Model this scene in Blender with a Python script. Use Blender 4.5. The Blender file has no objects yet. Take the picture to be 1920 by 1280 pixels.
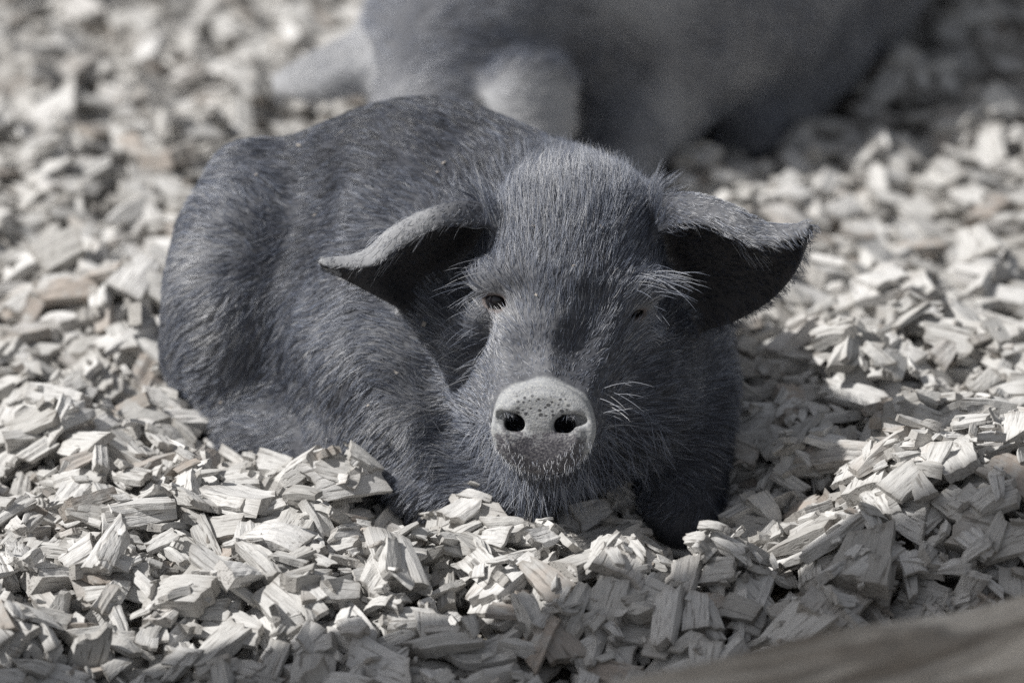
import bpy, math, random
import numpy as np
from mathutils import Vector, Matrix
from mathutils.bvhtree import BVHTree
from mathutils.kdtree import KDTree

random.seed(7)
RNG = np.random.default_rng(7)
sc = bpy.context.scene
COL = sc.collection

# ------------------------------------------------------------------ camera
ELEV = math.radians(18.0)
TGT = np.array([0.0, 0.0, 0.16])
DIST = 4.8
CAM = TGT + DIST * np.array([0, -math.cos(ELEV), math.sin(ELEV)])
PX = 0.864 / 1920.0                      # metres per photo pixel at the target
cam_d = bpy.data.cameras.new('camera')
cam = bpy.data.objects.new('camera', cam_d)
COL.objects.link(cam)
cam.location = CAM
cam.rotation_euler = (math.pi / 2 - ELEV, 0, 0)
cam_d.sensor_width = 36
cam_d.lens = 200
cam_d.clip_end = 2000
cam_d.dof.use_dof = True
cam_d.dof.focus_distance = 4.84
cam_d.dof.aperture_fstop = 3.5
sc.camera = cam

# ------------------------------------------------------------------ sky, sun, exposure
SUN_EL = math.radians(47)
SUN_AZ = np.array([-0.983, -0.185])      # where the sun stands, seen from above
SUN_AZ /= np.linalg.norm(SUN_AZ)
world = bpy.data.worlds.new('World')
sc.world = world
world.use_nodes = True
wn = world.node_tree
wn.nodes.clear()
sky = wn.nodes.new('ShaderNodeTexSky')
sky.sky_type = 'NISHITA'
sky.sun_disc = False
sky.sun_elevation = SUN_EL
sky.sun_rotation = math.atan2(SUN_AZ[0], SUN_AZ[1])
sky.air_density = 1.0
sky.dust_density = 2.0
hsv = wn.nodes.new('ShaderNodeHueSaturation')
hsv.inputs['Saturation'].default_value = 0.28
bg = wn.nodes.new('ShaderNodeBackground')
bg.inputs['Strength'].default_value = 0.093
wo = wn.nodes.new('ShaderNodeOutputWorld')
wn.links.new(sky.outputs[0], hsv.inputs['Color'])
wn.links.new(hsv.outputs[0], bg.inputs['Color'])
wn.links.new(bg.outputs[0], wo.inputs['Surface'])

sun_d = bpy.data.lights.new('sun', 'SUN')
sun_d.energy = 4.8
sun_d.angle = math.radians(0.55)
sun_d.color = (1.0, 0.98, 0.95)
sun = bpy.data.objects.new('sun', sun_d)
COL.objects.link(sun)
sdir = Vector((-SUN_AZ[0] * math.cos(SUN_EL), -SUN_AZ[1] * math.cos(SUN_EL), -math.sin(SUN_EL)))
sun.rotation_euler = sdir.to_track_quat('-Z', 'Y').to_euler()
sun.location = (-3, -1, 5)

sc.view_settings.view_transform = 'Standard'
sc.view_settings.look = 'None'
sc.view_settings.exposure = -0.16
sc.view_settings.gamma = 1.0
sc.view_settings.use_curve_mapping = False
sc.cycles.max_bounces = 8
sc.cycles.use_denoising = False
sc.cycles_curves.shape = 'RIBBONS'

# ------------------------------------------------------------------ helpers
def W(px, py, y):
    """photo pixel -> world point on the upright plane at depth y"""
    u = (px - 960) * PX
    v = (640 - py) * PX
    d = (TGT + np.array([u, v * math.sin(ELEV), v * math.cos(ELEV)])) - CAM
    t = (y - CAM[1]) / d[1]
    return CAM + d * t

def project(p):
    d = np.atleast_2d(p) - CAM
    f = np.array([0, math.cos(ELEV), -math.sin(ELEV)])
    up = np.array([0, math.sin(ELEV), math.cos(ELEV)])
    z = d @ f
    return np.stack([960 + d[:, 0] / z * DIST / PX, 640 - (d @ up) / z * DIST / PX], 1)

def smooth(a, b, x):
    t = np.clip((x - a) / (b - a), 0, 1)
    return t * t * (3 - 2 * t)

def tag(o, label=None, cat=None, group=None, kind=None):
    if label: o['label'] = label
    if cat: o['category'] = cat
    if group: o['group'] = group
    if kind: o['kind'] = kind
    return o

def mesh_obj(name, v, f, mat=None, parent=None, smooth_shade=True):
    me = bpy.data.meshes.new(name)
    me.from_pydata(v if isinstance(v, list) else v.tolist(), [], f if isinstance(f, list) else f.tolist())
    if smooth_shade:
        me.polygons.foreach_set('use_smooth', np.ones(len(me.polygons), bool))
    if mat: me.materials.append(mat)
    me.update()
    o = bpy.data.objects.new(name, me)
    COL.objects.link(o)
    if parent: o.parent = parent
    return o

def set_attr(me, name, typ, domain, data):
    a = me.attributes.new(name, typ, domain)
    key = 'vector' if typ == 'FLOAT_VECTOR' else 'value'
    a.data.foreach_set(key, np.ascontiguousarray(data, dtype=np.float32).ravel())

class NT:
    """small node-tree writer"""
    def __init__(self, name):
        self.m = bpy.data.materials.new(name)
        self.m.use_nodes = True
        self.t = self.m.node_tree
        self.t.nodes.clear()
        self.out = self.t.nodes.new('ShaderNodeOutputMaterial')
    def n(self, kind, **kw):
        nd = self.t.nodes.new('ShaderNode' + kind)
        for k, v in kw.items():
            if k in nd.bl_rna.properties: setattr(nd, k, v)
        return nd
    def put(self, sock, val):
        if hasattr(val, 'links') or hasattr(val, 'is_linked'):
            self.t.links.new(val, sock)
        else:
            sock.default_value = val
    def attr(self, name, out='Fac'):
        a = self.n('Attribute'); a.attribute_name = name
        return a.outputs[out]
    def math(self, op, a, b=0.0, c=None, clamp=False):
        m = self.n('Math', operation=op); m.use_clamp = clamp
        self.put(m.inputs[0], a); self.put(m.inputs[1], b)
        if c is not None: self.put(m.inputs[2], c)
        return m.outputs[0]
    def mix(self, fac, a, b, blend='MIX'):
        m = self.n('Mix'); m.data_type = 'RGBA'; m.blend_type = blend
        self.put(m.inputs[0], fac); self.put(m.inputs[6], a); self.put(m.inputs[7], b)
        return m.outputs[2]
    def vmul(self, vec, s):
        m = self.n('VectorMath', operation='MULTIPLY')
        self.put(m.inputs[0], vec); m.inputs[1].default_value = s
        return m.outputs[0]
    def noise(self, vec, scale, detail=3.0, rough=0.55, dist=0.0, out='Fac'):
        x = self.n('TexNoise'); self.put(x.inputs['Vector'], vec)
        x.inputs['Scale'].default_value = scale; x.inputs['Detail'].default_value = detail
        x.inputs['Roughness'].default_value = rough; x.inputs['Distortion'].default_value = dist
        return x.outputs[out]
    def ramp(self, fac, stops):
        r = self.n('ValToRGB'); self.put(r.inputs[0], fac)
        e = r.color_ramp.elements
        while len(e) < len(stops): e.new(0.5)
        for el, (p, c) in zip(e, stops):
            el.position = p; el.color = (*c, 1) if len(c) == 3 else c
        return r.outputs[0]
    def rng(self, v, a, b, c=0.0, d=1.0):
        m = self.n('MapRange'); self.put(m.inputs[0], v)
        for i, x in enumerate((a, b, c, d)): m.inputs[i + 1].default_value = x
        return m.outputs[0]
    def bump(self, h, strength, dist, normal=None):
        b = self.n('Bump'); b.inputs['Strength'].default_value = strength
        b.inputs['Distance'].default_value = dist; self.put(b.inputs['Height'], h)
        if normal is not None: self.put(b.inputs['Normal'], normal)
        return b.outputs[0]
    def principled(self, col, rough, normal=None, spec=0.3):
        p = self.n('BsdfPrincipled')
        self.put(p.inputs['Base Color'], col); self.put(p.inputs['Roughness'], rough)
        p.inputs['Specular IOR Level'].default_value = spec
        if normal is not None: self.put(p.inputs['Normal'], normal)
        self.t.links.new(p.outputs[0], self.out.inputs['Surface'])
        return p

# ------------------------------------------------------------------ materials
def mat_chip():
    k = NT('weathered_wood_chip')
    g = k.attr('grain', 'Vector')
    tone = k.attr('tone'); brown = k.attr('brown'); end = k.attr('cut')
    fib = k.noise(k.vmul(g, (55, 700, 700)), 1.0, 4, 0.6)            # fibres run along local x
    crack = k.noise(k.vmul(g, (28, 330, 330)), 1.0, 2, 0.5, 0.4)
    blot = k.noise(g, 70, 3, 0.6)
    base = k.ramp(tone, [(0.0, (0.31, 0.295, 0.275)), (0.35, (0.48, 0.47, 0.45)), (0.7, (0.65, 0.64, 0.62)), (1.0, (0.74, 0.73, 0.715))])
    woody = k.ramp(blot, [(0.25, (0.24, 0.19, 0.15)), (0.55, (0.40, 0.335, 0.285)), (0.85, (0.52, 0.46, 0.41))])
    bf = k.math('MULTIPLY', brown, k.rng(blot, 0.30, 0.62), clamp=True)
    c = k.mix(bf, base, woody)
    c = k.mix(k.rng(fib, 0.30, 0.55, 0.34, 0.0), c, (0.17, 0.15, 0.125, 1))
    c = k.mix(k.rng(crack, 0.31, 0.40, 0.6, 0.0), c, (0.10, 0.085, 0.07, 1))
    c = k.mix(k.rng(blot, 0.55, 0.8, 0.0, 0.3), c, (0.66, 0.65, 0.62, 1))
    c = k.mix(k.math('MULTIPLY', end, 0.35), c, (0.24, 0.215, 0.185, 1))
    h = k.math('ADD', k.math('MULTIPLY', fib, 0.6), k.math('MULTIPLY', k.rng(crack, 0.3, 0.45), 0.8))
    h = k.math('ADD', h, k.math('MULTIPLY', k.noise(g, 900, 2), 0.35))
    k.principled(c, 0.88, k.bump(h, 0.75, 0.0011), 0.15)
    return k.m

def mat_ground():
    k = NT('chip_litter_ground')
    geo = k.n('NewGeometry').outputs['Position']
    v = k.n('TexVoronoi'); v.inputs['Scale'].default_value = 38; k.put(v.inputs['Vector'], geo)
    n1 = k.noise(geo, 160, 4, 0.6)
    far = k.ramp(v.outputs['Distance'], [(0.0, (0.42, 0.40, 0.36)), (0.6, (0.30, 0.28, 0.25)), (0.9, (0.10, 0.09, 0.075))])
    c = k.mix(k.math('MULTIPLY', n1, 0.6), far, (0.16, 0.135, 0.105, 1))
    k.principled(c, 0.95, k.bump(k.math('ADD', v.outputs['Distance'], n1), 0.8, 0.01), 0.1)
    return k.m

def mat_log():
    k = NT('barkless_log')
    g = k.attr('grain', 'Vector')
    fib = k.noise(k.vmul(g, (6, 60, 60)), 1.0, 5, 0.6)
    big = k.noise(k.vmul(g, (5, 16, 16)), 1.0, 3, 0.55, 0.6)
    fine = k.noise(k.vmul(g, (40, 300, 300)), 1.0, 3, 0.6)
    c = k.ramp(fib, [(0.25, (0.45, 0.38, 0.30)), (0.5, (0.70, 0.64, 0.55)), (0.8, (0.78, 0.73, 0.65))])
    c = k.mix(k.rng(big, 0.40, 0.55, 0.62, 0.0), c, (0.085, 0.062, 0.042, 1))
    c = k.mix(k.rng(fine, 0.35, 0.5, 0.35, 0.0), c, (0.15, 0.11, 0.08, 1))
    h = k.math('ADD', k.math('MULTIPLY', k.rng(big, 0.35, 0.5), 1.2), k.math('MULTIPLY', fib, 0.7))
    k.principled(c, 0.85, k.bump(h, 0.9, 0.01), 0.2)
    return k.m

def mat_bark():
    k = NT('tree_bark')
    g = k.n('TexCoord').outputs['Object']
    a = k.noise(k.vmul(g, (24, 24, 4)), 1.0, 5, 0.6, 0.5)
    c = k.ramp(a, [(0.3, (0.05, 0.04, 0.03)), (0.55, (0.16, 0.13, 0.10)), (0.8, (0.27, 0.23, 0.19))])
    k.principled(c, 0.9, k.bump(a, 1.0, 0.03), 0.15)
    return k.m

def mat_pig():
    k = NT('dark_pig_skin')
    pos = k.n('NewGeometry').outputs['Position']
    dust = k.attr('dust'); disc = k.attr('disc'); inner = k.attr('inner')
    s = k.attr('snout', 'Vector')
    sp = k.n('SeparateXYZ'); k.put(sp.inputs[0], s)
    sx, sy = sp.outputs[0], sp.outputs[1]
    nf = k.noise(pos, 190, 4, 0.65); nb = k.noise(pos, 26, 3, 0.55)
    skin = k.ramp(nf, [(0.3, (0.034, 0.036, 0.045)), (0.7, (0.085, 0.09, 0.108))])
    dusty = k.ramp(nf, [(0.3, (0.15, 0.157, 0.178)), (0.7, (0.34, 0.34, 0.345))])
    df = k.math('MULTIPLY', dust, k.rng(nb, 0.3, 0.7, 0.30, 0.9), clamp=True)
    c = k.mix(df, skin, dusty)
    c = k.mix(k.rng(dust, 1.0, 1.5), c, (0.50, 0.505, 0.515, 1))  # palest step, sunlit brightness of the ears painted into the skin
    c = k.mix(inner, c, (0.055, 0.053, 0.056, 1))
    # snout disc: pale powdery grey above with dark round pores, wet and dark below
    v = k.n('TexVoronoi', voronoi_dimensions='2D'); v.inputs['Scale'].default_value = 1.0
    k.put(v.inputs['Vector'], k.vmul(s, (7.4, 8.0, 0.0))); v.inputs['Randomness'].default_value = 0.85
    vc = k.n('SeparateColor'); k.put(vc.inputs[0], v.outputs['Color'])
    size = k.math('MULTIPLY_ADD', vc.outputs[0], 0.24, 0.10)
    spot = k.rng(k.math('SUBTRACT', v.outputs['Distance'], size), -0.03, 0.05, 1.0, 0.0)
    spotz = k.math('MULTIPLY', k.rng(sy, 0.12, 0.3), k.rng(sy, 0.68, 0.82, 1.0, 0.0))
    spotz = k.math('MULTIPLY', spotz, k.rng(k.math('ABSOLUTE', sx), 0.42, 0.68, 1.0, 0.0))
    spot = k.math('MULTIPLY', spot, spotz)
    n2 = k.noise(s, 5.0, 5, 0.7); n3 = k.noise(s, 22, 4, 0.7)
    pale = k.ramp(n3, [(0.28, (0.19, 0.197, 0.215)), (0.44, (0.36, 0.37, 0.385)), (0.68, (0.53, 0.53, 0.51))])
    wet = k.ramp(n3, [(0.35, (0.03, 0.028, 0.036)), (0.52, (0.085, 0.08, 0.092)), (0.68, (0.27, 0.26, 0.255))])
    low = k.math('ADD', k.math('MULTIPLY', sy, -1.0), k.math('MULTIPLY', k.math('SUBTRACT', n2, 0.5), 1.7))
    r2 = k.math('ADD', k.math('MULTIPLY', sx, sx), k.math('MULTIPLY', sy, sy))
    low = k.math('SUBTRACT', low, k.math('MULTIPLY', k.rng(r2, 0.55, 1.0), 0.45))
    lf = k.math('MULTIPLY', k.rng(low, -0.08, 0.25), 0.95)
    sn = k.mix(lf, pale, wet)
    sn = k.mix(k.math('MULTIPLY', spot, 0.85), sn, (0.045, 0.045, 0.05, 1))
    c = k.mix(disc, c, sn)
    c = k.mix(k.attr('lid'), c, (0.17, 0.145, 0.14, 1))
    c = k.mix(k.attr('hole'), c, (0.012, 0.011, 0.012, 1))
    rough = k.math('SUBTRACT', 0.75, k.math('MULTIPLY', k.math('MULTIPLY', disc, lf), 0.40))
    hb = k.math('ADD', k.math('MULTIPLY', nf, 1.0), k.math('MULTIPLY', k.noise(s, 30, 3), disc))
    k.principled(c, rough, k.bump(hb, 0.5, 0.0012), 0.35)
    return k.m

def mat_fur():
    k = NT('bristle_fur')
    tone = k.attr('tone')
    c = k.ramp(tone, [(0.0, (0.022, 0.023, 0.028)), (0.3, (0.070, 0.081, 0.112)), (0.6, (0.23, 0.257, 0.325)), (1.0, (0.62, 0.62, 0.63))])
    k.principled(c, 0.36, None, 0.7)
    return k.m

def mat_eye():
    k = NT('dark_eye')
    k.principled((0.012, 0.011, 0.014, 1), 0.06, None, 0.6)
    return k.m

M = {n: f() for n, f in dict(chip=mat_chip, ground=mat_ground, log=mat_log, bark=mat_bark,
                             pig=mat_pig, fur=mat_fur, eye=mat_eye).items()}

# ------------------------------------------------------------------ terrain
def gauss(x, y, cx, cy, sx, sy):
    return np.exp(-((x - cx) / sx) ** 2 - ((y - cy) / sy) ** 2)

def terrain(x, y):
    h = 0.008 * np.sin(x * 9 + 1.3) * np.cos(y * 7) + 0.005 * np.sin(x * 21 + y * 17)
    h = h + 0.012 * np.sin(x * 4.1 + y * 3.0 + 0.4)
    yc = -0.045 + 0.03 * x
    s = np.clip(yc - y, 0, None)
    h = h - 0.47 * (np.sqrt(s * s + 0.03 ** 2) - 0.03)
    h = np.maximum(h, -0.20 + 0.25 * (h + 0.20))
    h = h - 0.026 * gauss(x, y, -0.05, 0.20, 0.30, 0.22)
    h = h - 0.040 * gauss(x, y, 0.16, 0.08, 0.12, 0.11)
    h = h - 0.024 * gauss(x, y, 0.0, 0.03, 0.17, 0.10)
    h = h - 0.034 * gauss(x, y, 0.13, 0.02, 0.10, 0.08)
    h = h + 0.060 * gauss(x, y, 0.44, -0.01, 0.17, 0.12)
    h = h + 0.020 * gauss(x, y, 0.42, 0.35, 0.20, 0.25)
    h = h - 0.03 * gauss(x, y, 0.25, 1.45, 0.35, 0.3)
    return h

def build_ground():
    a = np.concatenate([[-600, -150, -40, -10, -3, -1.6], np.arange(-1.1, 1.101, 0.03), [1.6, 3, 10, 40, 150, 600]])
    b = np.concatenate([[-600, -150, -40, -10, -3, -1.4], np.arange(-0.9, 2.6, 0.03), [3.2, 5, 10, 40, 150, 600]])
    X, Y = np.meshgrid(a, b, indexing='ij')
    near = (np.abs(X) < 1.5) & (Y > -1.2) & (Y < 3)
    Z = np.where(near, terrain(np.clip(X, -1.2, 1.2), np.clip(Y, -1, 2.8)) - 0.046, -0.04)
    Z = np.where((Y < -0.6), np.minimum(Z, -0.16), Z)
    V = np.stack([X, Y, Z], -1).reshape(-1, 3)
    n, m = X.shape
    I = np.arange(n * m).reshape(n, m)
    F = np.stack([I[:-1, :-1], I[1:, :-1], I[1:, 1:], I[:-1, 1:]], -1).reshape(-1, 4)
    o = mesh_obj('ground', V, F, M['ground'])
    tag(o, kind='structure')
build_ground()

# ------------------------------------------------------------------ implicit bodies
class Field:
    def __init__(self, lo, hi, h):
        self.lo = np.array(lo, float); self.h = h
        self.n = np.ceil((np.array(hi) - self.lo) / h).astype(int) + 1
        self.F = np.full(self.n, 1.0, np.float32)
    def region(self, lo, hi):
        a = np.clip(np.floor((np.array(lo) - self.lo) / self.h).astype(int), 0, self.n)
        b = np.clip(np.ceil((np.array(hi) - self.lo) / self.h).astype(int) + 1, 0, self.n)
        ax = [(self.lo[i] + self.h * np.arange(a[i], b[i])).astype(np.float32) for i in range(3)]
        sl = tuple(slice(a[i], b[i]) for i in range(3))
        return sl, ax[0][:, None, None], ax[1][None, :, None], ax[2][None, None, :]
    def comb(self, sl, d, k, op):
        A = self.F[sl]
        if op == 'add':
            if k > 0:
                q = np.maximum(k - np.abs(A - d), 0) / k
                A[...] = np.minimum(A, d) - q * q * k * 0.25
            else: A[...] = np.minimum(A, d)
        else:
            d = -d
            q = np.maximum(k - np.abs(A - d), 0) / max(k, 1e-6)
            A[...] = np.maximum(A, d) + q * q * k * 0.25
    def ell(self, c, r, k=0.03, R=None, op='add'):
        c = np.array(c, float); r = np.array(r, float)
        m = (r if R is None else np.full(3, r.max())) + k + 0.012
        sl, x, y, z = self.region(c - m, c + m)
        x, y, z = x - c[0], y - c[1], z - c[2]
        if R is not None:
            R = np.array(R)                      # columns: local axes in world space
            x, y, z = [R[0, i] * x + R[1, i] * y + R[2, i] * z for i in range(3)]
        k0 = np.sqrt((x / r[0]) ** 2 + (y / r[1]) ** 2 + (z / r[2]) ** 2) + 1e-6
        k1 = np.sqrt((x / r[0] ** 2) ** 2 + (y / r[1] ** 2) ** 2 + (z / r[2] ** 2) ** 2) + 1e-6
        self.comb(sl, (k0 * (k0 - 1) / k1).astype(np.float32), k, op)
    def disc(self, c, R, rx, ry, hz, rnd, k):
        m = max(rx, ry) + k + 0.012
        sl, x, y, z = self.region(c - m, c + m)
        x, y, z = x - c[0], y - c[1], z - c[2]
        x, y, z = [R[0, i] * x + R[1, i] * y + R[2, i] * z for i in range(3)]
        q = (np.sqrt((x / rx) ** 2 + (y / ry) ** 2) - 1) * min(rx, ry) + rnd
        w = np.abs(z + 0.9 * (x * x + y * y)) - hz + rnd
        d = np.minimum(np.maximum(q, w), 0) + np.sqrt(np.maximum(q, 0) ** 2 + np.maximum(w, 0) ** 2) - rnd
        self.comb(sl, d.astype(np.float32), k, 'add')
    def cone(self, a, b, ra, rb, k=0.03, op='add'):
        a = np.array(a, float); b = np.array(b, float)
        m = max(ra, rb) + k + 0.012
        sl, x, y, z = self.region(np.minimum(a, b) - m, np.maximum(a, b) + m)
        d = b - a; L = d @ d
        t = np.clip(((x - a[0]) * d[0] + (y - a[1]) * d[1] + (z - a[2]) * d[2]) / L, 0, 1)
        q = np.sqrt((x - a[0] - t * d[0]) ** 2 + (y - a[1] - t * d[1]) ** 2 + (z - a[2] - t * d[2]) ** 2)
        self.comb(sl, (q - (ra + (rb - ra) * t)).astype(np.float32), k, op)
    def sheet(self, G, thick, k):
        """G: (nu, nw, 3) mid-surface of an ear, thick: (nu, nw) half thickness"""
        nu, nw = G.shape[:2]
        I = np.arange(nu * nw).reshape(nu, nw)
        Fq = np.stack([I[:-1, :-1], I[1:, :-1], I[1:, 1:], I[:-1, 1:]], -1).reshape(-1, 4)
        bv = BVHTree.FromPolygons(G.reshape(-1, 3).tolist(), Fq.tolist())
        m = thick.max() + k + 0.008
        sl, x, y, z = self.region(G.min((0, 1)) - m, G.max((0, 1)) + m)
        shp = self.F[sl].shape
        P = np.stack(np.broadcast_arrays(x, y, z), -1).reshape(-1, 3)
        th = thick[:-1, :-1].ravel()
        D = np.full(len(P), 1.0, np.float32)
        for i, p in enumerate(P.tolist()):
            r = bv.find_nearest(p, m)
            if r[2] is not None: D[i] = r[3] - th[r[2]]
        self.comb(sl, D.reshape(shp), k, 'add')
    def sample(self, P):
        g = (P - self.lo) / self.h
        i = np.clip(np.round(g).astype(int), 0, self.n - 1)
        ok = np.all((g >= 0) & (g <= self.n - 1), 1)
        return np.where(ok, self.F[i[:, 0], i[:, 1], i[:, 2]], 1.0)
    def hit(self, px, py):
        """first surface point along the view ray of a photo pixel"""
        ys = np.arange(self.lo[1], self.lo[1] + self.h * self.n[1], 0.001)
        P = np.array([W(px, py, y) for y in ys])
        i = np.nonzero(self.sample(P) < 0)[0]
        return P[i[0]] if len(i) else None
    def stroke(self, pts, rad, depth, k, op):
        """raise (add) or carve (sub) a soft stroke laid along the skin"""
        H_ = [self.hit(*p) for p in pts]
        H_ = [h for h in H_ if h is not None]
        view = np.array([0, math.cos(ELEV), -math.sin(ELEV)])
        off = (rad - depth) * (1 if op == 'add' else -1)
        H_ = [h + view * off for h in H_]
        for a, b in zip(H_[:-1], H_[1:]): self.cone(a, b, rad, rad, k, op)
    def mesh(self):
        F = self.F
        s = F < 0
        c = [s[i:F.shape[0] - 1 + i, j:F.shape[1] - 1 + j, k:F.shape[2] - 1 + k] for i in (0, 1) for j in (0, 1) for k in (0, 1)]
        cnt = sum(q.astype(np.int8) for q in c)
        act = (cnt > 0) & (cnt < 8)
        idx = np.argwhere(act)
        vid = np.full(act.shape, -1, np.int64); vid[act] = np.arange(len(idx))
        off = np.array([(i, j, k) for i in (0, 1) for j in (0, 1) for k in (0, 1)])
        val = np.stack([F[idx[:, 0] + o[0], idx[:, 1] + o[1], idx[:, 2] + o[2]] for o in off], 1)
        acc = np.zeros((len(idx), 3)); num = np.zeros(len(idx))
        for a in range(8):
            for b in range(a + 1, 8):
                if np.abs(off[a] - off[b]).sum() != 1: continue
                va, vb = val[:, a], val[:, b]
                cr = (va < 0) != (vb < 0)
                t = np.where(cr, va / np.where(cr, va - vb, 1), 0)
                acc += np.where(cr[:, None], off[a] + t[:, None] * (off[b] - off[a]), 0); num += cr
        V = self.lo + self.h * (idx + acc / num[:, None])
        quads = []
        for ax in range(3):
            u, w = [(1, 2), (2, 0), (0, 1)][ax]
            a = [slice(1, -1)] * 3; a[ax] = slice(0, -1)
            b = list(a); b[ax] = slice(1, None)
            lo_s, hi_s = s[tuple(a)], s[tuple(b)]
            e = np.argwhere(lo_s != hi_s)
            flip = lo_s[tuple(e.T)]
            e = e + np.array([0 if i == ax else 1 for i in range(3)])
            def cell(du, dw):
                q = e.copy(); q[:, u] += du; q[:, w] += dw
                return vid[tuple(q.T)]
            q = np.stack([cell(-1, -1), cell(0, -1), cell(0, 0), cell(-1, 0)], 1)
            q[~flip] = q[~flip][:, ::-1]
            quads.append(q)
        return V, np.concatenate(quads)

def catmull(P, t):
    P = np.asarray(P, float); n = len(P)
    s = np.clip(t, 0, 1) * (n - 1); i = np.minimum(s.astype(int), n - 2); f = (s - i)[:, None]
    f = f.reshape((-1,) + (1,) * (P.ndim - 1))
    g = lambda k: P[np.clip(k, 0, n - 1)]
    p0, p1, p2, p3 = g(i - 1), g(i), g(i + 1), g(i + 2)
    return 0.5 * (2 * p1 + (p2 - p0) * f + (2 * p0 - 5 * p1 + 4 * p2 - p3) * f ** 2 + (3 * p1 - p0 - 3 * p2 + p3) * f ** 3)

def ear_grid(rows, nu=44, nw=26):
    C = np.array([[W(px, py, y) for px, py, y in r] for r in rows])
    U = catmull(C, np.linspace(0, 1, nu))
    return np.swapaxes(catmull(np.swapaxes(U, 0, 1), np.linspace(0, 1, nw)), 0, 1)

# --- the near pig -------------------------------------------------
S0 = W(1018, 803, 0.0)                                   # centre of the snout disc
SN = np.array([-0.10, -0.955, 0.28]); SN /= np.linalg.norm(SN)
SXv = np.cross(np.array([0, 0, 1.0]), -SN); SXv /= np.linalg.norm(SXv); SXv *= np.sign(SXv[0])
SYv = np.cross(-SN, SXv); SYv *= np.sign(SYv[2])
EYE_A = W(931, 563, 0.088)
EYE_B = W(1187, 580, 0.085)

EAR_A = ear_grid([
    [(985, 450, .16), (985, 430, .175), (985, 490, .185), (960, 560, .17)],
    [(925, 422, .128), (915, 396, .15), (905, 480, .200), (893, 585, .180)],
    [(835, 418, .104), (838, 393, .125), (825, 500, .180), (842, 606, .168)],
    [(748, 460, .088), (742, 432, .105), (742, 512, .155), (765, 580, .150)],
    [(690, 498, .080), (680, 479, .095), (684, 512, .11), (695, 544, .120)],
    [(612, 497, .076), (604, 490, .080), (606, 496, .083), (614, 503, .080)]])
EAR_B = ear_grid([
    [(1160, 450, .16), (1160, 430, .175), (1170, 490, .185), (1190, 560, .17)],
    [(1232, 432, .125), (1215, 388, .15), (1245, 480, .19), (1262, 578, .180)],
    [(1305, 415, .102), (1292, 374, .13), (1310, 500, .175), (1332, 608, .165)],
    [(1372, 438, .088), (1372, 394, .11), (1388, 500, .15), (1424, 570, .145)],
    [(1432, 458, .080), (1436, 424, .10), (1448, 480, .125), (1482, 516, .118)],
    [(1510, 442, .080), (1516, 425, .084), (1518, 432, .088), (1512, 452, .085)]])

def ear_thick(G, a=0.0062, b=0.003):
    u = np.linspace(0, 1, G.shape[0])[:, None]; w = np.linspace(0, 1, G.shape[1])[None, :]
    edge = 1 - 0.35 * np.abs(2 * w - 1) ** 4
    return (a + (b - a) * u) * edge

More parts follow.
